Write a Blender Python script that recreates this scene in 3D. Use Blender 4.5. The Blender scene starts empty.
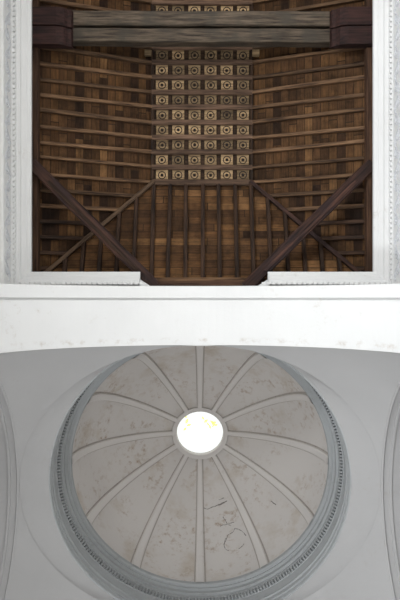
import bpy, bmesh, math, random
from mathutils import Vector, Matrix
random.seed(7)
C = bpy.context.scene.collection
EYE = 1.6                      # eye height; all z below are heights above the eye
F = 640.0
PI = math.pi
def gx(px, z): return (px-200)/F*z
def gy(py, z): return (py-300)/F*z

# ------------------------------------------------------------------ materials
def newmat(name):
    m = bpy.data.materials.new(name); m.use_nodes = True
    nt = m.node_tree; b = nt.nodes['Principled BSDF']
    return m, nt, b
def N(nt, t, **kw):
    n = nt.nodes.new(t)
    for k, v in kw.items():
        if k in n.inputs: n.inputs[k].default_value = v
        else: setattr(n, k, v)
    return n
def ramp(nt, fac, stops):
    r = nt.nodes.new('ShaderNodeValToRGB'); e = r.color_ramp.elements
    while len(e) < len(stops): e.new(0.5)
    for i, (p, c) in enumerate(stops):
        e[i].position = p; e[i].color = (*c, 1) if len(c) == 3 else c
    nt.links.new(fac, r.inputs[0]); return r.outputs[0]
def mix(nt, fac, a, b, mode='MIX'):
    n = nt.nodes.new('ShaderNodeMix'); n.data_type = 'RGBA'; n.blend_type = mode
    for sock, v in ((n.inputs[0], fac), (n.inputs[6], a), (n.inputs[7], b)):
        if isinstance(v, (int, float)): sock.default_value = v
        elif isinstance(v, tuple): sock.default_value = (*v, 1)
        else: nt.links.new(v, sock)
    return n.outputs[2]
def math_(nt, op, a, b=None):
    n = nt.nodes.new('ShaderNodeMath'); n.operation = op
    for s, v in ((n.inputs[0], a), (n.inputs[1], b)):
        if v is None: continue
        if isinstance(v, (int, float)): s.default_value = v
        else: nt.links.new(v, s)
    return n.outputs[0]
def bump(nt, b, h, strength, dist=.02):
    n = N(nt, 'ShaderNodeBump'); n.inputs['Strength'].default_value = strength
    n.inputs['Distance'].default_value = dist
    nt.links.new(h, n.inputs['Height']); nt.links.new(n.outputs[0], b.inputs['Normal'])

def plaster(name, base, stain=(.30, .25, .20), lo=.60, hi=.80, amt=.4, blot=None, scale=1.3, var=.93, line=None):
    m, nt, b = newmat(name)
    tc = N(nt, 'ShaderNodeTexCoord'); geo = N(nt, 'ShaderNodeNewGeometry')
    P = geo.outputs['Position']
    n1 = N(nt, 'ShaderNodeTexNoise', Scale=scale, Detail=6.0, Roughness=.65); nt.links.new(P, n1.inputs['Vector'])
    n2 = N(nt, 'ShaderNodeTexNoise', Scale=scale*6, Detail=5.0, Roughness=.7); nt.links.new(P, n2.inputs['Vector'])
    n3 = N(nt, 'ShaderNodeTexNoise', Scale=.5, Detail=3.0); nt.links.new(P, n3.inputs['Vector'])
    fac = ramp(nt, n1.outputs[0], [(lo, (0, 0, 0)), (hi, (amt,)*3)])
    f2 = ramp(nt, n2.outputs[0], [(.52, (0, 0, 0)), (.68, (1, 1, 1))])
    fac = mix(nt, 1.0, fac, f2, 'MULTIPLY')
    tone = ramp(nt, n3.outputs[0], [(.3, tuple(c*var for c in base)), (.7, base)])
    col = mix(nt, fac, tone, stain)
    if line:      # a soiled run of spots along the arch
        sx = N(nt, 'ShaderNodeSeparateXYZ'); nt.links.new(P, sx.inputs[0])
        c_ = (line[0]+line[1])/2; dd = math_(nt, 'ABSOLUTE', math_(nt, 'SUBTRACT', sx.outputs[1], c_))
        band = ramp(nt, math_(nt, 'DIVIDE', dd, line[1]-line[0]), [(.1, (1, 1, 1)), (.5, (0, 0, 0))])
        n5 = N(nt, 'ShaderNodeTexNoise', Scale=5.0, Detail=5.0, Roughness=.7); nt.links.new(P, n5.inputs['Vector'])
        f5 = mix(nt, 1.0, band, ramp(nt, n5.outputs[0], [(.52, (0, 0, 0)), (.70, (.42,)*3)]), 'MULTIPLY')
        col = mix(nt, f5, col, stain)
    if blot:
        n4 = N(nt, 'ShaderNodeTexNoise', Scale=.9, Detail=4.0, Roughness=.7); nt.links.new(P, n4.inputs['Vector'])
        f4 = ramp(nt, n4.outputs[0], [(.52, (0, 0, 0)), (.7, (.55,)*3)])
        col = mix(nt, f4, col, blot)
    nt.links.new(col, b.inputs['Base Color']); b.inputs['Roughness'].default_value = .9
    b.inputs['Specular IOR Level'].default_value = .1
    bump(nt, b, n2.outputs[0], .18, .02)
    return m

def wood(name, c1, c2, c3=None, rnd=.5, scale=1.0, rough=.75):
    """grain runs along the object's own X axis"""
    m, nt, b = newmat(name)
    tc = N(nt, 'ShaderNodeTexCoord'); oi = N(nt, 'ShaderNodeObjectInfo')
    off = nt.nodes.new('ShaderNodeVectorMath'); off.operation = 'SCALE'
    nt.links.new(oi.outputs['Location'], off.inputs[0]); off.inputs['Scale'].default_value = 1.7
    add = nt.nodes.new('ShaderNodeVectorMath'); add.operation = 'ADD'
    nt.links.new(tc.outputs['Object'], add.inputs[0]); nt.links.new(off.outputs[0], add.inputs[1])
    mp = N(nt, 'ShaderNodeMapping'); mp.inputs['Scale'].default_value = (1.4*scale, 22*scale, 22*scale)
    nt.links.new(add.outputs[0], mp.inputs[0])
    n1 = N(nt, 'ShaderNodeTexNoise', Scale=1.0, Detail=6.0, Roughness=.65); nt.links.new(mp.outputs[0], n1.inputs['Vector'])
    n2 = N(nt, 'ShaderNodeTexNoise', Scale=2.2, Detail=4.0); nt.links.new(add.outputs[0], n2.inputs['Vector'])
    col = ramp(nt, n1.outputs[0], [(.36, c1), (.62, c2)])
    if c3: col = mix(nt, ramp(nt, n2.outputs[0], [(.45, (0, 0, 0)), (.62, (.8,)*3)]), col, c3)
    v = math_(nt, 'ADD', math_(nt, 'MULTIPLY', oi.outputs['Random'], rnd), 1-rnd/2)
    hsv = N(nt, 'ShaderNodeHueSaturation'); nt.links.new(col, hsv.inputs['Color']); nt.links.new(v, hsv.inputs['Value'])
    nt.links.new(hsv.outputs[0], b.inputs['Base Color']); b.inputs['Roughness'].default_value = rough
    b.inputs['Specular IOR Level'].default_value = .25
    bump(nt, b, n1.outputs[0], .5, .012)
    return m

def planks(name, cols, w=.17, L=1.5):
    """boards laid along U, w wide across V, butt-jointed"""
    m, nt, b = newmat(name)
    uv = N(nt, 'ShaderNodeUVMap'); sp = N(nt, 'ShaderNodeSeparateXYZ'); nt.links.new(uv.outputs[0], sp.inputs[0])
    vrow = math_(nt, 'DIVIDE', sp.outputs[1], w); vf = math_(nt, 'FLOOR', vrow)
    wn = N(nt, 'ShaderNodeTexWhiteNoise'); wn.noise_dimensions = '1D'; nt.links.new(vf, wn.inputs['W'])
    uu = math_(nt, 'ADD', math_(nt, 'DIVIDE', sp.outputs[0], L), math_(nt, 'MULTIPLY', wn.outputs[0], 7.0)); uf = math_(nt, 'FLOOR', uu)
    cb = N(nt, 'ShaderNodeCombineXYZ'); nt.links.new(uf, cb.inputs[0]); nt.links.new(vf, cb.inputs[1])
    w2 = N(nt, 'ShaderNodeTexWhiteNoise'); w2.noise_dimensions = '2D'; nt.links.new(cb.outputs[0], w2.inputs['Vector'])
    col = ramp(nt, w2.outputs[0], [(i/(len(cols)-1), c) for i, c in enumerate(cols)])
    mp = N(nt, 'ShaderNodeMapping'); mp.inputs['Scale'].default_value = (2.0, 26, 1); nt.links.new(uv.outputs[0], mp.inputs[0])
    n1 = N(nt, 'ShaderNodeTexNoise', Scale=1.0, Detail=6.0, Roughness=.7); nt.links.new(mp.outputs[0], n1.inputs['Vector'])
    g = ramp(nt, n1.outputs[0], [(.3, (.45,)*3), (.65, (1.25, 1.2, 1.15))])
    col = mix(nt, 1.0, col, g, 'MULTIPLY')
    n2 = N(nt, 'ShaderNodeTexNoise', Scale=1.6, Detail=5.0, Roughness=.7); nt.links.new(uv.outputs[0], n2.inputs['Vector'])
    col = mix(nt, 1.0, col, ramp(nt, n2.outputs[0], [(.38, (.45,)*3), (.6, (1.15,)*3)]), 'MULTIPLY')
    def seam(x, e):
        fr = math_(nt, 'FRACT', x); a = math_(nt, 'LESS_THAN', fr, e); c = math_(nt, 'GREATER_THAN', fr, 1-e)
        return math_(nt, 'MAXIMUM', a, c)
    s = math_(nt, 'MAXIMUM', seam(vrow, .035), seam(uu, .006))
    col = mix(nt, s, col, (.025, .014, .008))
    nt.links.new(col, b.inputs['Base Color']); b.inputs['Roughness'].default_value = .8
    b.inputs['Specular IOR Level'].default_value = .2
    bump(nt, b, math_(nt, 'SUBTRACT', n1.outputs[0], s), .5, .012)
    return m

M = {}
M['white'] = plaster('white_limewash', (.84, .84, .84), (.42, .36, .30), .56, .74, .55)
M['arch'] = plaster('white_arch_limewash', (.86, .86, .86), (.45, .37, .28), .55, .72, .5, scale=1.7, line=(.70, .84))
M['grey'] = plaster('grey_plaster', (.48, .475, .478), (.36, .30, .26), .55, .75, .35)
M['dome'] = plaster('dome_plaster', (.73, .695, .67), (.42, .31, .22), .44, .60, .8, blot=(.52, .43, .33), scale=1.1)
M['rib'] = plaster('rib_plaster', (.77, .735, .71), (.36, .28, .22), .55, .75, .45)
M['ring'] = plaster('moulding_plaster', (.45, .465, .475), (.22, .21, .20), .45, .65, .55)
M['relief'] = plaster('relief_plaster', (.66, .67, .70), (.4, .36, .34), .6, .8, .3)
M['rib_edge_shade'] = plaster('shaded_edge_plaster', (.50, .455, .42), (.28, .22, .17), .42, .6, .8)  # darker plaster: groove shade painted in along the rib edges
M['wall'] = plaster('wall_plaster', (.80, .79, .77))
M['dark_line'] = plaster('grimy_joint', (.22, .20, .18))
M['rafter'] = wood('rafter_timber', (.035, .018, .010), (.185, .105, .056), None, .7)
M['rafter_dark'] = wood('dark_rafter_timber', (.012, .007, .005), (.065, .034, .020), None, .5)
M['joist'] = wood('joist_timber', (.045, .026, .016), (.16, .095, .062), None, .6)
M['tie'] = wood('weathered_timber', (.022, .016, .012), (.130, .098, .070), (.055, .046, .036), .3, 1.1)
M['corbel'] = wood('red_brown_timber', (.010, .005, .005), (.040, .017, .014), None, .4)
M['brace'] = wood('brace_timber', (.010, .006, .006), (.085, .040, .028), (.030, .018, .018), .4, .8)
M['hip'] = wood('hip_timber', (.04, .024, .015), (.13, .08, .048), None, .3)
M['plate'] = wood('plate_timber', (.028, .014, .009), (.10, .052, .030), None, .3)
M['tile'] = wood('ochre_timber', (.135, .085, .045), (.42, .29, .16), None, 1.05, 1.5)
M['ink'] = wood('black_painted_timber', (.010, .007, .006), (.022, .014, .012), None, .2)
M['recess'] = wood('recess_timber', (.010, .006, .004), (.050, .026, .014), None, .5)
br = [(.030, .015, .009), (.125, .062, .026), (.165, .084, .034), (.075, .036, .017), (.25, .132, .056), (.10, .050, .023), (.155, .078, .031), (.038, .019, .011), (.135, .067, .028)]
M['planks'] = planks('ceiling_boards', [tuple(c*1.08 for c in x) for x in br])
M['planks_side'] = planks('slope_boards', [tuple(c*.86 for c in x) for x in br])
m, nt, b = newmat('old_glass'); nt.nodes.remove(b)
o_ = nt.nodes['Material Output']; g1 = N(nt, 'ShaderNodeBsdfTransparent'); g1.inputs[0].default_value = (.97, .97, .95, 1)
g2 = N(nt, 'ShaderNodeBsdfGlossy'); g2.inputs['Roughness'].default_value = .1
mx = N(nt, 'ShaderNodeMixShader'); mx.inputs[0].default_value = .05
nt.links.new(g1.outputs[0], mx.inputs[1]); nt.links.new(g2.outputs[0], mx.inputs[2]); nt.links.new(mx.outputs[0], o_.inputs[0]); M['glass'] = m
m, nt, b = newmat('yellow_leaf'); nt.nodes.remove(b); o_ = nt.nodes['Material Output']
t1 = N(nt, 'ShaderNodeBsdfTranslucent'); t1.inputs[0].default_value = (.95, .92, .45, 1)
t2 = N(nt, 'ShaderNodeBsdfTransparent'); mx = N(nt, 'ShaderNodeMixShader'); mx.inputs[0].default_value = .25
nt.links.new(t1.outputs[0], mx.inputs[1]); nt.links.new(t2.outputs[0], mx.inputs[2]); nt.links.new(mx.outputs[0], o_.inputs[0]); M['leaf'] = m
m, nt, b = newmat('stone_floor')
geo = N(nt, 'ShaderNodeNewGeometry'); bk = N(nt, 'ShaderNodeTexBrick', Scale=1.6)
bk.inputs['Color1'].default_value = (.50, .45, .39, 1); bk.inputs['Color2'].default_value = (.58, .53, .46, 1); bk.inputs['Mortar'].default_value = (.3, .27, .24, 1)
bk.inputs['Mortar Size'].default_value = .01
nt.links.new(geo.outputs['Position'], bk.inputs['Vector']); nt.links.new(bk.outputs[0], b.inputs['Base Color']); b.inputs['Roughness'].default_value = .6
M['floor'] = m

# ------------------------------------------------------------------ helpers
def tag(o, label=None, cat=None, group=None, kind=None):
    if label: o['label'] = label
    if cat: o['category'] = cat
    if group: o['group'] = group
    if kind: o['kind'] = kind
    return o
def link(name, me, mat, parent=None):
    me.materials.append(mat); o = bpy.data.objects.new(name, me); C.objects.link(o)
    if parent: o.parent = parent
    return o
def mk(name, V, Fs, mat, parent=None, smooth=False, uv=None, base=True):
    """verts given in eye-relative coordinates; origin goes to the mesh's own foot"""
    V = [Vector(v) for v in V]
    if base:
        c = Vector(((min(v.x for v in V)+max(v.x for v in V))/2, (min(v.y for v in V)+max(v.y for v in V))/2, min(v.z for v in V)))
    else: c = Vector((0, 0, 0))
    me = bpy.data.meshes.new(name); me.from_pydata([tuple(v-c) for v in V], [], Fs)
    if uv:
        l = me.uv_layers.new(name='UVMap')
        for lp in me.loops: l.data[lp.index].uv = uv[lp.vertex_index]
    if smooth:
        for p in me.polygons: p.use_smooth = True
    me.update()
    o = link(name, me, mat, parent)
    o.location = c + Vector((0, 0, EYE)) - (parent.location if parent else Vector((0, 0, 0)))
    return o
def empty(name, loc):
    o = bpy.data.objects.new(name, None); C.objects.link(o); o.empty_display_size = .1
    o.location = Vector(loc) + Vector((0, 0, EYE)); return o
class G:
    def __init__(s): s.V = []; s.F = []
    def box(s, a, b):
        n = len(s.V); (x0, y0, z0), (x1, y1, z1) = a, b
        s.V += [(x0, y0, z0), (x1, y0, z0), (x1, y1, z0), (x0, y1, z0), (x0, y0, z1), (x1, y0, z1), (x1, y1, z1), (x0, y1, z1)]
        s.F += [tuple(n+i for i in f) for f in ((0, 3, 2, 1), (4, 5, 6, 7), (0, 1, 5, 4), (1, 2, 6, 5), (2, 3, 7, 6), (3, 0, 4, 7))]
    def grid(s, rows, close=False, flip=False):
        n = len(s.V); w = len(rows[0])
        for r in rows: s.V += [tuple(p) for p in r]
        for i in range(len(rows)-1):
            for j in range(w if close else w-1):
                k = (j+1) % w
                f = (n+i*w+j, n+i*w+k, n+(i+1)*w+k, n+(i+1)*w+j)
                s.F.append(f[::-1] if flip else f)
    def tube(s, pts, r, k=6):
        pts = [Vector(p) for p in pts]; rows = []
        for i, p in enumerate(pts):
            t = (pts[min(i+1, len(pts)-1)]-pts[max(i-1, 0)]).normalized()
            a = t.cross(Vector((0.31, .2, .93))).normalized(); b = t.cross(a)
            rr = r[i] if isinstance(r, list) else r
            rows.append([p+a*rr*math.cos(2*PI*j/k)+b*rr*math.sin(2*PI*j/k) for j in range(k)])
        n = len(s.V); s.grid(rows, close=True)
        s.F.append(tuple(n+j for j in range(k))[::-1]); s.F.append(tuple(n+(len(pts)-1)*k+j for j in range(k)))
    def mk(s, name, mat, parent=None, **kw): return mk(name, s.V, s.F, mat, parent, **kw)

def beam(name, p0, p1, w, h, mat, up=(0, 0, 1), parent=None, rough=.0, seg=1, ch=.12, cut=None):
    """timber whose lower face's centre line runs p0 -> p1; local X is its length, chamfered edges"""
    p0, p1 = Vector(p0), Vector(p1); L = (p1-p0).length
    x = (p1-p0).normalized(); z = Vector(up); z = (z - x*z.dot(x)).normalized(); y = z.cross(x)
    c = min(w, h)*ch
    sec = [(-w/2+c, 0), (w/2-c, 0), (w/2, c), (w/2, h-c), (w/2-c, h), (-w/2+c, h), (-w/2, h-c), (-w/2, c)]
    g = G(); rows = []
    for i in range(seg+1):
        t = i/seg
        jy, jz = random.uniform(-rough, rough), random.uniform(-rough, rough)
        rows.append([(t*L, a*(1+random.uniform(-rough, rough)*2)+jy*.5, q+jz*.5+random.uniform(-rough, rough)*.4) for a, q in sec])
    g.grid(rows, close=True, flip=True); n = len(rows)*8
    g.F.append(tuple(range(8))); g.F.append(tuple(range(n-8, n))[::-1])
    me = bpy.data.meshes.new(name); me.from_pydata(g.V, [], g.F); me.update()
    bm = bmesh.new(); bm.from_mesh(me); bmesh.ops.recalc_face_normals(bm, faces=bm.faces); bm.to_mesh(me); bm.free()
    o = link(name, me, mat, parent)
    mw = Matrix((x, y, z)).transposed().to_4x4(); mw.translation = p0 + Vector((0, 0, EYE))
    if parent: mw = Matrix.Translation(-parent.location) @ mw
    o.matrix_local = mw
    return o
ORD = ['first', 'second', 'third', 'fourth', 'fifth', 'sixth', 'seventh', 'eighth', 'ninth', 'tenth', 'eleventh', 'twelfth', 'thirteenth', 'fourteenth', 'fifteenth']

# ------------------------------------------------------------------ measures
X0 = .045                       # axis of the nave
ZF, ZB = 13.87, 12.92           # flat panel and foot of the slopes
HP = 1.06                       # half width of the flat panel
HB = 3.46                       # half width at the feet
YE = gy(182, ZF)                # lower end of the flat panel
YB = -.30
W = 3.63                        # nave wall
YN = -13.0                      # far end of the nave
YF, YA, ZC = -.267, .877, 12.2  # arch: front plane, rear plane, crown
AX, AY, ZS, AB = 3.45, 2.66, 9.3, 2.9
YC = 3.52                       # dome centre
H1, H0 = 14.0, 12.5             # top and foot of the ring entablature
STEP = 15/F*ZF

# ------------------------------------------------------------------ the room
g = G(); g.box((-8, -14, -1.8), (8, 8, -1.6)); tag(g.mk('floor', M['floor']), kind='structure')

def wall_with_openings(name, axis, c, t, a0, a1, z0, z1, holes, mat):
    g = G()
    def bx(u0, u1, q0, q1):
        lo, hi = min(c, c+t), max(c, c+t)
        if axis == 'x': g.box((lo, u0, q0), (hi, u1, q1))
        else: g.box((u0, lo, q0), (u1, hi, q1))
    u = a0
    for (h0, h1, q0, q1) in sorted(holes):
        bx(u, h0, z0, z1)
        if q0 > z0: bx(h0, h1, z0, q0)
        bx(h0, h1, q1, z1); u = h1
    bx(u, a1, z0, z1)
    return tag(g.mk(name, mat), kind='structure')
NW = [(-5.8, -4.4, 2.2, 5.2), (-9.0, -7.6, 2.2, 5.2)]
CW = [(4.4, 5.8, 1.6, 4.6)]  # crossing windows, unseen, added for more light on the dome
wall_with_openings('wall_left', 'x', X0-W, -.5, YN, YF, -1.6, 14.6, NW, M['wall'])
wall_with_openings('wall_right', 'x', X0+W, .5, YN, YF, -1.6, 14.6, NW, M['wall'])
wall_with_openings('wall_back', 'y', YN, -.5, -4.2, 4.2, -1.6, 14.6, [(-1.3, 1.3, -1.6, 2.4)], M['wall'])
g = G(); g.box((-5.5, 6.9, -1.6), (5.5, 7.4, 14)); tag(g.mk('wall_front', M['wall']), kind='structure')
for s, nm in ((-1, 'left_crossing'), (1, 'right_crossing')):
    wall_with_openings('wall_'+nm, 'x', s*4.05, s*.55, YF, 6.9, -1.6, 14, CW, M['grey'])
def window(n, s, y0, y1, z0, z1):
    e = empty('window_%d' % n, (X0+s*(W+.25), (y0+y1)/2, z0)); tag(e, kind='structure')
    x = X0+s*(W+.25)
    g = G()
    for a, b in (((x-.04, y0, z0), (x+.04, y0+.08, z1)), ((x-.04, y1-.08, z0), (x+.04, y1, z1)), ((x-.04, y0, z0), (x+.04, y1, z0+.08)), ((x-.04, y0, z1-.08), (x+.04, y1, z1)),
                 ((x-.03, (y0+y1)/2-.03, z0), (x+.03, (y0+y1)/2+.03, z1)), ((x-.03, y0, (z0+z1)/2-.03), (x+.03, y1, (z0+z1)/2+.03))): g.box(a, b)
    g.mk('window_frame', M['rafter'], e)
    g = G(); g.box((x-.005, y0+.08, z0+.08), (x+.005, y1-.08, z1-.08)); g.mk('window_pane', M['glass'], e)
n = 1
for s in (-1, 1):
    for h in NW: window(n, s, *h); n += 1
    window(n, s*1.12, *CW[0]); n += 1
g = G(); g.box((-1.3, -13.1, -1.6), (-1.24, -11.9, 2.35)); tag(g.mk('door_1', M['rafter']), kind='structure')
g = G(); g.box((1.24, -13.1, -1.6), (1.3, -11.9, 2.35)); tag(g.mk('door_2', M['rafter']), kind='structure')

# ------------------------------------------------------------------ boarded ceiling of the nave
UP = .115
def quad_uv(name, P, uvs, mat):
    return mk(name, P, [(0, 1, 2, 3)], mat, uv=uvs)
ceil = empty('ceiling', (X0, -7, ZB)); tag(ceil, kind='structure')
ylen = YE-YN
for s in (-1, 1):
    a = (X0+s*(HP-.0), YE, ZF+UP); b = (X0+s*(HB+.35), YE, ZB+UP-.142); c = (X0+s*(HB+.35), YN, ZB+UP-.142); d = (X0+s*HP, YN, ZF+UP)
    P = [a, b, c, d]; UV = [(0, 0), (0, 2.95), (ylen, 2.95), (ylen, 0)]
    q = [(ylen-u+s*3, v) for u, v in UV]
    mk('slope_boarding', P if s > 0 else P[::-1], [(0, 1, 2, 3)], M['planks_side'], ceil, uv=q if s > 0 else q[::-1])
    # triangle beyond the hip line
    P = [a, (X0+s*(HB+.35), YE, ZB+UP-.142), (X0+s*(HB+.35), YB+.33, ZB+UP-.142)]
    q = [(50, 0), (50, 2.95), (50+2.6, 2.95)]
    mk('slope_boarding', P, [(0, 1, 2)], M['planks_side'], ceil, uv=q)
P = [(X0-HP, YE, ZF+UP), (X0+HP, YE, ZF+UP), (X0+HB+.35, YB+.33, ZB+UP-.142), (X0-HB-.35, YB+.33, ZB+UP-.142)]
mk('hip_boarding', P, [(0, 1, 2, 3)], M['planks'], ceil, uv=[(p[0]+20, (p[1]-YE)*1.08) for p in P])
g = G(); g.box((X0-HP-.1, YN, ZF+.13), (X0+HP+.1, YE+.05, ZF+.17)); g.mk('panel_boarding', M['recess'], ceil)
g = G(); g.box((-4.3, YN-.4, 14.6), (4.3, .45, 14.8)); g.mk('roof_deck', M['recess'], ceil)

# rafters of the two slopes
def slope_z(d): return ZF-(d-HP)*(ZF-ZB)/(HB-HP)
side = {-1: 'left', 1: 'right'}
for s in (-1, 1):
    nrm = Vector((s*(ZF-ZB), 0, HB-HP)).normalized()
    for k in range(0, 15):
        y = YE - k*STEP + random.uniform(-.012, .012)
        z0, z1 = slope_z(HP-.02), slope_z(HB-.02)
        w = .074+random.uniform(-.01, .012)
        r = beam('rafter', (X0+s*(HP-.02), y, z0), (X0+s*(HB-.02), y+random.uniform(-.03, .03), z1), w, .11, M['rafter'], nrm, rough=.004, seg=6)
        if k < 9: lab = '%s brown timber rafter up from the hip end on the %s slope' % (ORD[k], side[s])
        elif k < 12: lab = 'brown rafter on the %s slope behind the tie beam, %s one past its lower edge' % (side[s], ORD[k-9])
        else: lab = 'brown rafter on the %s slope beyond the tie beam, %s from it' % (side[s], ORD[k-12])
        tag(r, lab, 'rafter', 'rafters of the %s slope' % side[s])
    j = 0
    for k in range(1, 8):
        y = YE + k*STEP*.98
        t = (y-YE)/(YB-YE)
        if t > .9: break
        d = HP+(HB-HP)*t
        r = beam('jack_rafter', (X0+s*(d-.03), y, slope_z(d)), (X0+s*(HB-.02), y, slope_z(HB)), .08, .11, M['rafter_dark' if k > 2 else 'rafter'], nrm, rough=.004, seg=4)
        tag(r, 'short %s slope jack rafter, %s one below the flat coffered panel' % (side[s], ORD[k-1]), 'rafter', 'jack rafters of the %s slope' % side[s])
# rafters of the hip end
nrm = Vector((0, (ZF-ZB), YB-YE)).normalized()
CS = 16.25/F*ZF
def hz(y): return ZF-(y-YE)*(ZF-ZB)/(YB-YE)
for i in range(-3, 4):
    x = X0+.01+i*CS+random.uniform(-.012, .012)
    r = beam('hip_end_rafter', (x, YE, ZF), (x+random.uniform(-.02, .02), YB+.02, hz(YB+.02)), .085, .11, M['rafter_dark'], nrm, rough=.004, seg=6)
    tag(r, 'long dark rafter of the hip end, %s from the left' % ORD[i+3], 'rafter', 'long rafters of the hip end')
for s in (-1, 1):
    for i in range(4, 9):
        d = i*CS
        t = (d-HP)/(HB-HP)
        if t > .9: break
        y = YE+(YB-YE)*t
        x = X0+s*d
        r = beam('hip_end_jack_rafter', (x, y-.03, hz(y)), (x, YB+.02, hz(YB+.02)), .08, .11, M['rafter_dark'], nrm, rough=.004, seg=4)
        tag(r, 'short dark hip end jack rafter on the %s, %s one out from the long rafters' % (side[s], ORD[i-4]), 'rafter', 'jack rafters of the hip end, %s' % side[s])
# hip rafters
for s in (-1, 1):
    r = beam('hip_rafter', (X0+s*(HP-.02), YE-.02, ZF-.03), (X0+s*(HB+.02), YB+.02, ZB-.035), .085, .14, M['hip'] if s < 0 else M['brace'], (0, 0, 1), rough=.004, seg=8)
    tag(r, ('pale' if s < 0 else 'dark grey') + ' slim hip rafter running from coffered panel to %s corner' % ('lower left' if s < 0 else 'lower right'), 'hip rafter')

# flat coffered panel: joists, then tiles
for k in range(0, 13):
    y = YE - k*STEP
    r = beam('ceiling_joist', (X0-HP-.03, y, ZF-.015), (X0+HP+.03, y+random.uniform(-.01, .01), ZF-.015), .11 if k else .13, .12, M['joist'], rough=.004, seg=8)
    lab = ('%s timber joist crossing the coffered panel, counting up from its lower end' % ORD[k]) if k < 9 else ('timber joist across the coffered panel behind the tie beam, %s one' % ORD[k-9])
    tag(r, lab, 'joist', 'joists between the coffer rows')
gap_me = None
TS = .262
def tile_proto():
    e = empty('coffer_tile', (0, 0, 0))
    g = G(); h = TS/2; b = .018
    # board with a raised chamfered border
    lv = [(h, 0.03), (h, 0.004), (h-.006, 0), (h-.016, 0), (h-.022, .008)]
    rows = [[(-a, -a, z), (a, -a, z), (a, a, z), (-a, a, z)] for a, z in lv]
    g.grid(rows, close=True); n0 = len(g.V)
    g.F.append((n0-4, n0-3, n0-2, n0-1)[::-1]); g.F.append((0, 1, 2, 3))
    def part(name, gg, mat):
        me = bpy.data.meshes.new(name); me.from_pydata(gg.V, [], gg.F); me.update()
        bm = bmesh.new(); bm.from_mesh(me); bmesh.ops.recalc_face_normals(bm, faces=bm.faces); bm.to_mesh(me); bm.free()
        return link(name, me, mat, e)
    part('board', g, M['tile'])
    g = G(); K = 28; R1, R2 = .088, .067
    rows = []
    for r, z in ((R1, .009), (R1-.002, .001), (R2+.002, .001), (R2, .009)):
        rows.append([(r*math.cos(2*PI*i/K), r*math.sin(2*PI*i/K), z) for i in range(K)])
    g.grid(rows, close=True); part('ring', g, M['ink'])
    g = G(); rows = []
    for r, z in ((.034, .009), (.030, -.002), (.016, -.009), (.002, -.011)):
        rows.append([(r*math.cos(2*PI*i/16), r*math.sin(2*PI*i/16), z) for i in range(16)])
    g.grid(rows, close=True); part('boss', g, M['ink'])
    return e
proto = tile_proto(); first = True
for k in range(12):
    yc = YE-(k+.5)*STEP
    for i in range(6):
        x = X0+.01+(i-2.5)*CS
        if first: e = proto; kids = list(proto.children); first = False
        else:
            e = proto.copy(); C.objects.link(e)
            for ch in kids:
                c = ch.copy(); C.objects.link(c); c.parent = e
        e.location = (x+random.uniform(-.006, .006), yc+random.uniform(-.006, .006), ZF+.045+EYE)
        e.rotation_euler = (0, 0, random.uniform(-.015, .015))
        if k < 9: lab = 'ringed square coffer tile, %s row up from the hip end, %s from left' % (ORD[k], ORD[i])
        elif k < 11: lab = 'ringed coffer tile above tie beam, %s row past its edge, %s from left' % (ORD[k-9], ORD[i])
        else: lab = 'ringed coffer tile above the tie beam at the picture top, %s from left' % ORD[i]
        tag(e, lab, 'ceiling tile', 'ringed coffer tiles of the flat panel')
# short filler blocks between tiles, and two rails along the panel
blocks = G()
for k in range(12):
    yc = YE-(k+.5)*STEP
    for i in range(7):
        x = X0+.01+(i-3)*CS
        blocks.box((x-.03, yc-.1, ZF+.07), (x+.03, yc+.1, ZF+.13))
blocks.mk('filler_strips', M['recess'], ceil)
for s in (-1, 1):
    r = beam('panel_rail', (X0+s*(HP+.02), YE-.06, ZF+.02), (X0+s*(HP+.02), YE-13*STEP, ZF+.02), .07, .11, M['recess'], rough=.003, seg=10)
    tag(r, 'dark slim rail along the %s edge of the coffered panel' % side[s], 'rail')
    g = G(); x = X0+s*(HP+.0); y = gy(52.5, ZF-.05)
    x = gx(148 if s < 0 else 256, ZF-.05)
    g.box((x-.075, y-.06, ZF-.06), (x+.075, y+.06, ZF+.03))
    o = g.mk('peg_block', M['tile']); tag(o, 'small pale wooden block at the %s end of the top coffer row below tie beam' % side[s], 'block')

# wall plates
for s in (-1, 1):
    r = beam('wall_plate', (X0+s*(3.27+.17), YN, 12.72), (X0+s*(3.27+.17), YF, 12.72), .34, .2, M['plate'], rough=.003, seg=20, ch=.06)
    tag(r, 'dark red-brown wall plate under the rafter feet above the %s cornice' % side[s], 'beam')
r = beam('end_wall_plate', (X0-3.2, YF-.06, 12.74), (X0+3.2, YF-.06, 12.74), .12, .2, M['plate'], rough=.003, seg=14, ch=.06)
tag(r, 'red-brown horizontal timber at foot of the hip end above the white arch', 'beam')
r = beam('hip_end_ledge', (X0-3.2, YF-.15, 12.86), (X0+3.2, YF-.15, 12.86), .07, .07, M['rafter'], rough=.003, seg=14, ch=.06)
tag(r, 'thin pale ledge strip along the feet of the hip end rafters', 'beam')

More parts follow.
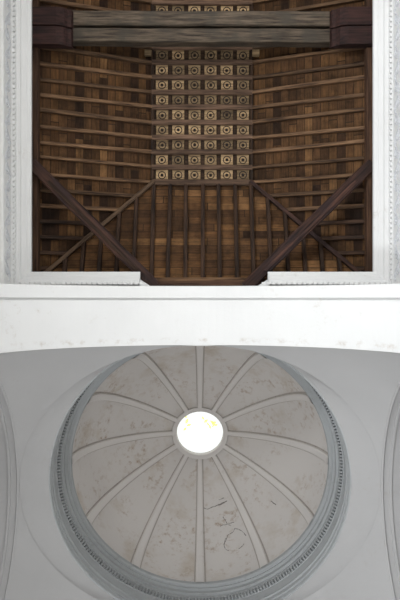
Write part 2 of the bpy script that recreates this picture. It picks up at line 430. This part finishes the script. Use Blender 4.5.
# tie beams on corbels
zt = 12.80
def tie(name, y0p, y1p, lab):
    ya, yb = gy(y0p, zt), gy(y1p, zt)
    r = beam(name, (X0-3.5, (ya+yb)/2, zt), (X0+3.5, (ya+yb)/2+.02, zt), yb-ya, .30, M['tie'], rough=.012, seg=26, ch=.07)
    return tag(r, lab, 'tie beam')
tie('tie_beam', 10, 24.5, 'weathered grey-brown tie beam, the upper of the touching pair at the picture top')
tie('tie_beam', 27.5, 41, 'weathered grey-brown tie beam, lower of the pair, nearer to the coffer rows')
for s in (-1, 1):
    xa = X0+s*3.5; xb = gx(72, 12.65) if s < 0 else gx(331, 12.65)
    ya, yb = gy(8, 12.6), gy(45, 12.6)
    e = empty('corbel', ((xa+xb)/2, (ya+yb)/2, 12.54))
    for q, (a, b2) in enumerate(((ya, (ya+yb)/2-.015), ((ya+yb)/2+.015, yb))):
        g = G(); w_ = b2-a
        prof = [(0, 12.54), (.55, 12.54), (.68, 12.58), (.74, 12.66), (.80, 12.68), (.80+.02, 12.78), (0, 12.78)]
        L = abs(xb-xa)
        prof = [((p/.82)*L, z) for p, z in prof]
        rows = [[(xa-s*p, yy, z) for p, z in prof] for yy in (a, b2)]
        g.grid(rows, close=True, flip=(s > 0)); m_ = len(prof)
        g.F.append(tuple(range(m_))); g.F.append(tuple(range(m_, 2*m_))[::-1])
        g.mk('corbel_timber', M['corbel'], e)
    tag(e, 'dark reddish carved corbel holding the tie beams at the %s wall' % side[s], 'corbel')

# corner braces: a main timber with a slimmer strip on it
zb_ = 12.6
for s, (a, b2) in ((-1, ((31, 163), (156, 288))), (1, ((373, 163), (246, 288)))):
    p0 = Vector((gx(a[0], zb_), gy(a[1], zb_), zb_)); p1 = Vector((gx(b2[0], zb_), gy(b2[1], zb_), zb_))
    p1.y = min(p1.y, YF+.02); 
    e = empty('corner_brace', p0); dv = (p1-p0).normalized(); nv = Vector((-dv.y, dv.x, 0))
    beam('brace_timber', p0, p1, .235, .2, M['brace'], parent=e, rough=.010, seg=10)
    q0 = p0+dv*.5-s*nv*.02; q1 = p0+dv*3.0-s*nv*.02
    beam('brace_strip', q0-Vector((0, 0, .03)), q1-Vector((0, 0, .03)), .07, .05, M['rafter_dark' if s < 0 else 'brace'], parent=e, rough=.005, seg=6)
    tag(e, 'heavy dark diagonal brace crossing the %s corner of the timber ceiling' % ('lower left' if s < 0 else 'lower right'), 'brace')

# ------------------------------------------------------------------ nave cornice
prof = [(0, 11.48), (.05, 11.50), (.06, 11.55), (.05, 11.60), (.02, 11.62), (.02, 12.10), (.035, 12.12), (.035, 12.20), (.065, 12.22), (.075, 12.25), (.13, 12.27),
        (.14, 12.29), (.14, 12.335), (.17, 12.35), (.205, 12.38), (.215, 12.385), (.215, 12.41), (.245, 12.415), (.275, 12.43), (.29, 12.44), (.30, 12.44), (.30, 12.52), (.0, 12.53)]
def cornice(s, xe):
    e = empty('cornice', (X0+s*W, -6, 11.5))
    # lower part (frieze) on the side wall only, dying into the arch; upper part mitred round the corner
    g = G(); k0 = 7
    g.grid([[(X0+s*(W-d), YN, z), (X0+s*(W-d), YF, z)] for d, z in prof[:k0+1]], flip=(s > 0))
    rows = []
    for d, z in prof[k0:]:
        rows.append([(X0+s*(W-d), YN, z), (X0+s*(W-d), YF-d*.94, z), (X0+s*xe, YF-d*.94, z)])
    n0 = len(g.V); g.grid(rows, flip=(s > 0))
    n = len(prof)-k0; g.F.append(tuple(n0+i*3+2 for i in range(n)))
    g.mk('cornice_moulding', M['white'], e)
    # bead row
    g = G(); y = -6.6
    while y < YF-.12:
        x = X0+s*(W-.05); g.box((x-.022, y-.03, 12.135), (x+.022, y+.03, 12.19)); y += .098
    x = X0+s*(W-.12)
    while (x-X0)*s > xe-.15:
        yy = YF-.05; g.box((x-.03, yy-.022, 12.135), (x+.03, yy+.022, 12.19)); x -= s*.098
    g.mk('bead_row', M['white'], e)
    # splayed plaster stop beside the end of the moulding
    g = G(); xl = X0+s*(xe+.01); a, b2 = (xl, YF-.14), (xl-s*.20, YF-.01)
    g.V = [(a[0], a[1], 12.36), (b2[0], b2[1], 12.36), (xl, YF+.02, 12.36), (a[0], a[1], 12.56), (b2[0], b2[1], 12.56), (xl, YF+.02, 12.56)]
    g.F = [(0, 1, 2), (3, 5, 4), (0, 3, 4, 1), (1, 4, 5, 2), (2, 5, 3, 0)]
    g.mk('plaster_stop', M['white'], e)
    # floral frieze: running scroll with leaves
    g = G(); x = X0+s*(W-.022); y = -6.6; k = 0; A = .14; zc = 11.86
    P = .62
    pts = []
    while y < YF-.06:
        pts.append((x, y, zc+A*math.sin(2*PI*y/P))); y += .04
    g.tube(pts, .016, 5)
    y = -6.6
    while y < YF-.35:
        up = 1 if k % 2 else -1
        c0 = (y+P/4, zc-up*.02)
        sp = [(x, c0[0]+(.12-.10*t/14)*math.cos(up*t*.62+PI), c0[1]+(.12-.10*t/14)*math.sin(up*t*.62+PI)) for t in range(15)]
        g.tube(sp, [.016]*12+[.02, .026, .03], 5)
        for a in (-.8, 0, .8):
            l = [(x, c0[0]+.06+.1*t*math.cos(a), c0[1]+up*(.12+.0*t)+.09*t*math.sin(a)) for t in (0, .35, .7, 1)]
            g.tube(l, [.008, .022, .018, .004], 5)
        y += P/2; k += 1
    g.mk('frieze_scroll', M['relief'], e)
    tag(e, ('greyish' if s < 0 else 'bright') + ' white moulded cornice with floral frieze along the %s nave wall' % side[s], 'cornice')
# lip ends: left at px 140, right at px 268 (z 12.44)
cornice(-1, X0-gx(140, 12.44)); cornice(1, gx(268, 12.44)-X0)

# ------------------------------------------------------------------ white arch between nave and crossing
def arch_z(x, a=AX): 
    u = min(1, abs(x/a)); return ZS+AB*math.sqrt(max(0, 1-u*u))
K = 72
def arch_pts(off):   # ellipse offset outward/upward
    return [((AX+off)*math.cos(PI-PI*i/K), ZS+(AB+off)*math.sin(PI-PI*i/K)) for i in range(K+1)]
arch = empty('arch', (0, (YF+YA)/2, ZS))
g = G()
pr = [(YF, .55), (YF, .012), (YF+.012, 0), (-.042, 0), (-.040, .06), (.004, .06), (.006, .006), (YA-.02, .006), (YA, .02), (YA, .3)]
rows = []
for yy, off in pr: rows.append([(x, yy, z) for x, z in arch_pts(off)])
g.grid(rows); g.mk('arch_soffit', M['arch'], arch, smooth=False)
tag(arch, 'broad white arch spanning the picture between timber ceiling and dome', 'arch')
# spandrel wall above the arch, and its piers
g = G(); top = 14.6
a = arch_pts(.3); 
rows = [[(x, YF+.01, z) for x, z in a], [(x, YF+.01, top) for x, z in a]]; g.grid(rows)
rows = [[(x, YA-.35, z) for x, z in a], [(x, YA-.35, top) for x, z in a]]; g.grid(rows, flip=True)
for s in (-1, 1):
    x0, x1 = sorted((s*AX, s*4.3)); g.box((x0, YF, -1.6), (x1, YA, ZS))
    x0, x1 = sorted((s*(AX+.25), s*4.3)); g.box((x0, YF, ZS), (x1, YA-.1, top))
tag(g.mk('wall_arch', M['wall']), kind='structure')

# far arch of the crossing and its reveal
g = G(); y0 = YC+AY
rows = [[(x, yy, z) for x, z in arch_pts(0)] for yy in (y0, y0+.75)]; g.grid(rows)
for s in (-1, 1):
    x0, x1 = sorted((s*AX, s*4.3)); g.box((x0, y0, -1.6), (x1, y0+.75, ZS))
tag(g.mk('wall_chancel_arch', M['grey']), kind='structure')

# lateral arches
for s in (-1, 1):
    e = empty('side_arch', (s*3.7, YC, ZS))
    def lat(off): return [(YC+(AY+off)*math.cos(PI-PI*i/K), ZS+(AB+off)*math.sin(PI-PI*i/K)) for i in range(K+1)]
    g = G(); rows = []
    for xx, off in [(AX, .12), (AX, -.02), (AX+.03, -.035), (AX+.05, 0), (AX+.15, 0), (AX+.16, -.03), (AX+.20, -.035), (AX+.215, 0), (4.1, 0)]:
        rows.append([(s*xx, yy, z) for yy, z in lat(off)])
    g.grid(rows, flip=(s > 0)); g.mk('arch_moulding', M['grey'], e)
    tag(e, 'grey plaster side arch with thin moulding at the %s edge beside the dome' % side[s], 'arch')

# pendentives
EY = AY
quad = [('upper right', 'nave side', -1, 1), ('upper left', '', -1, -1), ('lower right', '', 1, 1), ('lower left', '', 1, -1)]
for nm, _, sy, sx in quad:
    n = 48; rows = []
    for i in range(n+1):
        th = PI/2*i/n; c, s_ = math.cos(th), math.sin(th)
        mm = max(c, s_)
        p0 = Vector((sx*AX*c, YC+sy*EY*s_, ZC))
        x1, y1 = AX*c/mm, AY*s_/mm
        row = []
        for j in range(19):
            t = j/18; xx, yy = AX*c*(1-t)+x1*t, AY*s_*(1-t)+y1*t
            q = 1-.5*(xx/AX)**2-.5*(yy/AY)**2      # sail-vault surface resting on the four arches
            row.append(Vector((sx*xx, YC+sy*yy, ZS+AB*math.sqrt(2)*math.sqrt(max(0, q)))))
        rows.append(row)
    g = G(); g.grid(rows, flip=(sx*sy > 0))
    tag(g.mk('pendentive', M['grey'], smooth=True), 'grey plaster pendentive at the %s of the dome ring' % nm, 'pendentive')

# ------------------------------------------------------------------ dome ring, dome, ribs
RY = .945
def ring_rows(pf, K=144): 
    return [[(r*math.cos(2*PI*i/K), YC+RY*r*math.sin(2*PI*i/K), z) for i in range(K)] for r, z in pf]
e = empty('dome_cornice', (0, YC, H0))
pf = [(3.10, 12.52), (2.98, 12.50), (2.935, 12.50), (2.925, 12.53), (2.925, 12.60), (2.965, 12.62), (2.965, 12.70), (2.935, 12.71), (2.935, 12.78), (2.985, 12.80), (2.985, 12.93),
      (2.955, 12.95), (2.965, 13.02), (3.00, 13.06), (3.00, 13.36), (2.985, 13.37)]
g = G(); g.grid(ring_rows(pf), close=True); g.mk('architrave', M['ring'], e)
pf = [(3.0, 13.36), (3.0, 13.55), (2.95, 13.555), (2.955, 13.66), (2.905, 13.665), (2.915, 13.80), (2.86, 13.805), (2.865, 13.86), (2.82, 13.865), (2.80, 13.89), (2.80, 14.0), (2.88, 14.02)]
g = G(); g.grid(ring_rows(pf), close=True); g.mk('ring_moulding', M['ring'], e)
g = G(); ND = 264
for i in range(ND):
    a = 2*PI*i/ND; w_ = 2*PI/ND*.5
    def pt(r, aa, z): return (r*math.cos(aa), YC+RY*r*math.sin(aa), z)
    n = len(g.V); r0, r1 = 2.945, 3.01
    for z in (13.40, 13.53):
        g.V += [pt(r0, a, z), pt(r1, a, z), pt(r1, a+w_, z), pt(r0, a+w_, z)]
    g.F += [tuple(n+q for q in f) for f in ((0, 3, 2, 1), (4, 5, 6, 7), (0, 1, 5, 4), (1, 2, 6, 5), (2, 3, 7, 6), (3, 0, 4, 7))]
g.mk('dentil_band', M['ring'], e)
g = G(); K = 144; rows = []
for t, z in ((0, ZC+.012), (.5, ZC+.175), (1, H0)):
    rows.append([(((AX+.04)*(1-t)+2.96*t)*math.cos(2*PI*i/K), max(YA-.01, YC+((EY+.04)*(1-t)+2.80*t)*math.sin(2*PI*i/K)), z) for i in range(K)])
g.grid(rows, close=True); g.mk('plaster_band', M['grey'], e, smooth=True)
tag(e, 'grey moulded ring cornice with small dentils around the foot of the dome', 'cornice')

RX, DY, HH, ZD = 2.86, 2.86*RY, 3.075, 13.96
OC = .6                          # oculus radius
def dome_pt(a, phi, off=0):      # phi: angle up from the springing; off inwards
    p = Vector((RX*math.cos(phi)*math.cos(a), DY*math.cos(phi)*math.sin(a), HH*math.sin(phi)))
    nrm = Vector((p.x/RX**2, p.y/DY**2, p.z/HH**2)).normalized()
    p = p-nrm*off; return Vector((p.x, p.y+YC, p.z+ZD))
PHI = math.acos(OC*1.02/RX)
d = empty('dome', (0, YC, ZD))
g = G(); K = 144
g.grid([[dome_pt(2*PI*i/K, PHI*j/32) for i in range(K)] for j in range(33)], close=True)
g.mk('dome_shell', M['dome'], d, smooth=True)
for k in range(12):
    a0 = PI/2+2*PI*k/12
    g = G(); rows = []; edge = []
    for j in range(33):
        t = j/32; phi = PHI*t*.985
        rr = RX*math.cos(phi)
        wd = (.105*(1-t)+.062*t)
        cs = []
        for u, off in ((-1.34, -.004), (-1.32, .006), (-1.0, .008), (-.96, .06), (-.6, .075), (.6, .075), (.96, .06), (1.0, .008), (1.32, .006), (1.34, -.004)):
            cs.append(dome_pt(a0+u*wd/rr, phi, off))
        rows.append(cs)
    g.grid(rows); o = g.mk('rib', M['rib'], d)
    o.data.materials.append(M['rib_edge_shade'])
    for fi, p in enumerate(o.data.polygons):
        if fi % 9 in (1, 7): p.material_index = 1  # outline strips either side of the rib, shade put into the colour
# rim around the oculus
zo = ZD+HH*math.sin(PHI)
g = G(); K = 64; s = RX*math.cos(PHI)
pf = [(s+.13, zo-.07), (s+.12, zo-.105), (s+.02, zo-.085), (s-.0, zo-.06), (s-.005, zo+.16), (s+.2, zo+.18)]
g.grid([[(r*math.cos(2*PI*i/K), YC+.925*r*math.sin(2*PI*i/K)-.0, z) for i in range(K)] for r, z in pf], close=True)
g.mk('oculus_rim', M['rib'], d)
# cracks in the dome plaster, following its surface
def to_dome(px, py):
    dx, dy = (px-200)/F, (py-300)/F
    lo, hi = 13.9, 17.1
    for _ in range(60):
        z = (lo+hi)/2; x, y = dx*z, dy*z-YC
        v = (x/RX)**2+(y/DY)**2+((z-ZD)/HH)**2
        if v < 1: lo = z
        else: hi = z
    return Vector((dx*z, dy*z, z))
cr = G()
for ln in ([(226, 538), (224, 544), (225, 549), (229, 551)], [(225, 542), (228, 535), (233, 532), (235, 528.5), (239, 529.5), (243, 532), (246, 536)], [(239, 549), (244, 544)],
           [(220, 526), (224, 525), (228, 524), (234, 522.5)], [(228, 524.5), (231, 526)], [(223, 517), (225, 520), (227, 523)],
           [(204, 508), (208, 509.5), (213, 507), (219, 505), (225, 503)], [(219, 500), (224, 498)], [(218, 505), (227, 501)], [(271, 501), (276, 505)]):
    pts = []
    for i in range(len(ln)-1):
        for q in range(4):
            t = q/4; pts.append((ln[i][0]*(1-t)+ln[i+1][0]*t+random.uniform(-.35, .35), ln[i][1]*(1-t)+ln[i+1][1]*t+random.uniform(-.35, .35)))
    pts.append(ln[-1]); P = [to_dome(*p) for p in pts]
    cr = G(); cr.tube(P, [random.uniform(.004, .013) for _ in P], 4); cr.mk('plaster_crack', M['dark_line'], d)
tag(d, 'shallow grey ribbed dome with twelve ribs meeting at a bright round oculus', 'dome')
d['label'] = 'stained grey plaster dome with twelve ribs meeting at a bright round opening'

# skylight pane and leaves lying on it
w = empty('window_7', (0, YC, zo+.16)); tag(w, kind='structure')
g = G(); g.grid([[(r*math.cos(2*PI*i/K), YC+.93*r*math.sin(2*PI*i/K), z) for i in range(K)] for r, z in ((.001, zo+.165), (s+.03, zo+.165), (s+.03, zo+.18), (.001, zo+.18))], close=True)
g.mk('oculus_pane', M['glass'], w)
leaf = None; zp = zo+.195
spots = [(187, 421), (189, 425), (185, 429), (203, 418), (206, 421), (208, 424), (212, 422), (213, 426), (214, 423), (210, 427), (216, 425), (186, 417)]
for i, (px, py) in enumerate(spots):
    if leaf is None:
        g = G(); pts = [(-.055, 0), (-.03, .02), (0, .03), (.03, .018), (.06, 0), (.03, -.02), (0, -.028), (-.03, -.016)]
        g.V = [(x, y, .004*math.sin(x*40)) for x, y in pts]+[(x, y, .003+.004*math.sin(x*40)) for x, y in pts]
        g.F = [tuple(range(8))[::-1], tuple(range(8, 16))]+[(j, (j+1) % 8, (j+1) % 8+8, j+8) for j in range(8)]
        me = bpy.data.meshes.new('leaf'); me.from_pydata(g.V, [], g.F); leaf = link('leaf', me, M['leaf']); o = leaf
    else:
        o = leaf.copy(); C.objects.link(o)
    o.location = (gx(px, zp), gy(py, zp), zp+EYE); o.rotation_euler = (0, 0, random.uniform(0, 6)); sc = random.uniform(.9, 1.6); o.scale = (sc, sc, 1)
    tag(o, 'yellow fallen leaf lying on the glass of the round skylight, %s side' % ('left' if px < 195 else 'right'), 'leaf', 'fallen leaves on the skylight')

# ------------------------------------------------------------------ light
wd = bpy.data.worlds.new('World'); bpy.context.scene.world = wd; wd.use_nodes = True
bg = wd.node_tree.nodes['Background']; bg.inputs[0].default_value = (.93, .97, 1, 1); bg.inputs[1].default_value = 3.2
def area(name, loc, direction, sx, sy, power, col=(1, 1, 1)):
    l = bpy.data.lights.new(name, 'AREA'); l.shape = 'RECTANGLE'; l.size = sx; l.size_y = sy; l.energy = power; l.color = col
    o = bpy.data.objects.new(name, l); C.objects.link(o); o.location = loc
    o.rotation_euler = Vector(direction).to_track_quat('-Z', 'Y').to_euler(); return o
cool = (.93, .97, 1); 
for i, h in enumerate(NW):
    yc = (h[0]+h[1])/2
    area('daylight_left_%d' % i, (X0-W+.02, yc, 3.7+EYE), (1, 0, 0), 1.3, 2.8, [1750, 100][i], cool)
    area('daylight_right_%d' % i, (X0+W-.02, yc, 3.7+EYE), (-1, 0, 0), 1.3, 2.8, [130, 40][i], cool)
area('daylight_door', (0, YN+.1, .4+EYE), (0, 1, .0), 2.4, 3.8, 450, cool)
area('crossing_fill_left', (-4.0, 5.1, 3.1+EYE), (1, -.35, .2), 1.3, 2.8, 1150, cool)  # added lamp, out of view, brightens the dome and pendentives
area('crossing_fill_right', (4.0, 5.1, 3.1+EYE), (-1, 0, 0), 1.3, 2.8, 100, (1, .97, .93))  # weak added fill opposite, for the crossing only

# ------------------------------------------------------------------ camera
cam = bpy.data.cameras.new('Camera'); co = bpy.data.objects.new('Camera', cam); C.objects.link(co)
co.location = (0, 0, EYE); co.rotation_euler = (PI, 0, 0)
cam.sensor_fit = 'VERTICAL'; cam.sensor_height = 36; cam.lens = F/600*36; cam.clip_start = .05
sc_ = bpy.context.scene; sc_.camera = co
vs = sc_.view_settings; vs.view_transform = 'Standard'; vs.look = 'None'; vs.exposure = -1.1; vs.gamma = 1; vs.use_curve_mapping = False
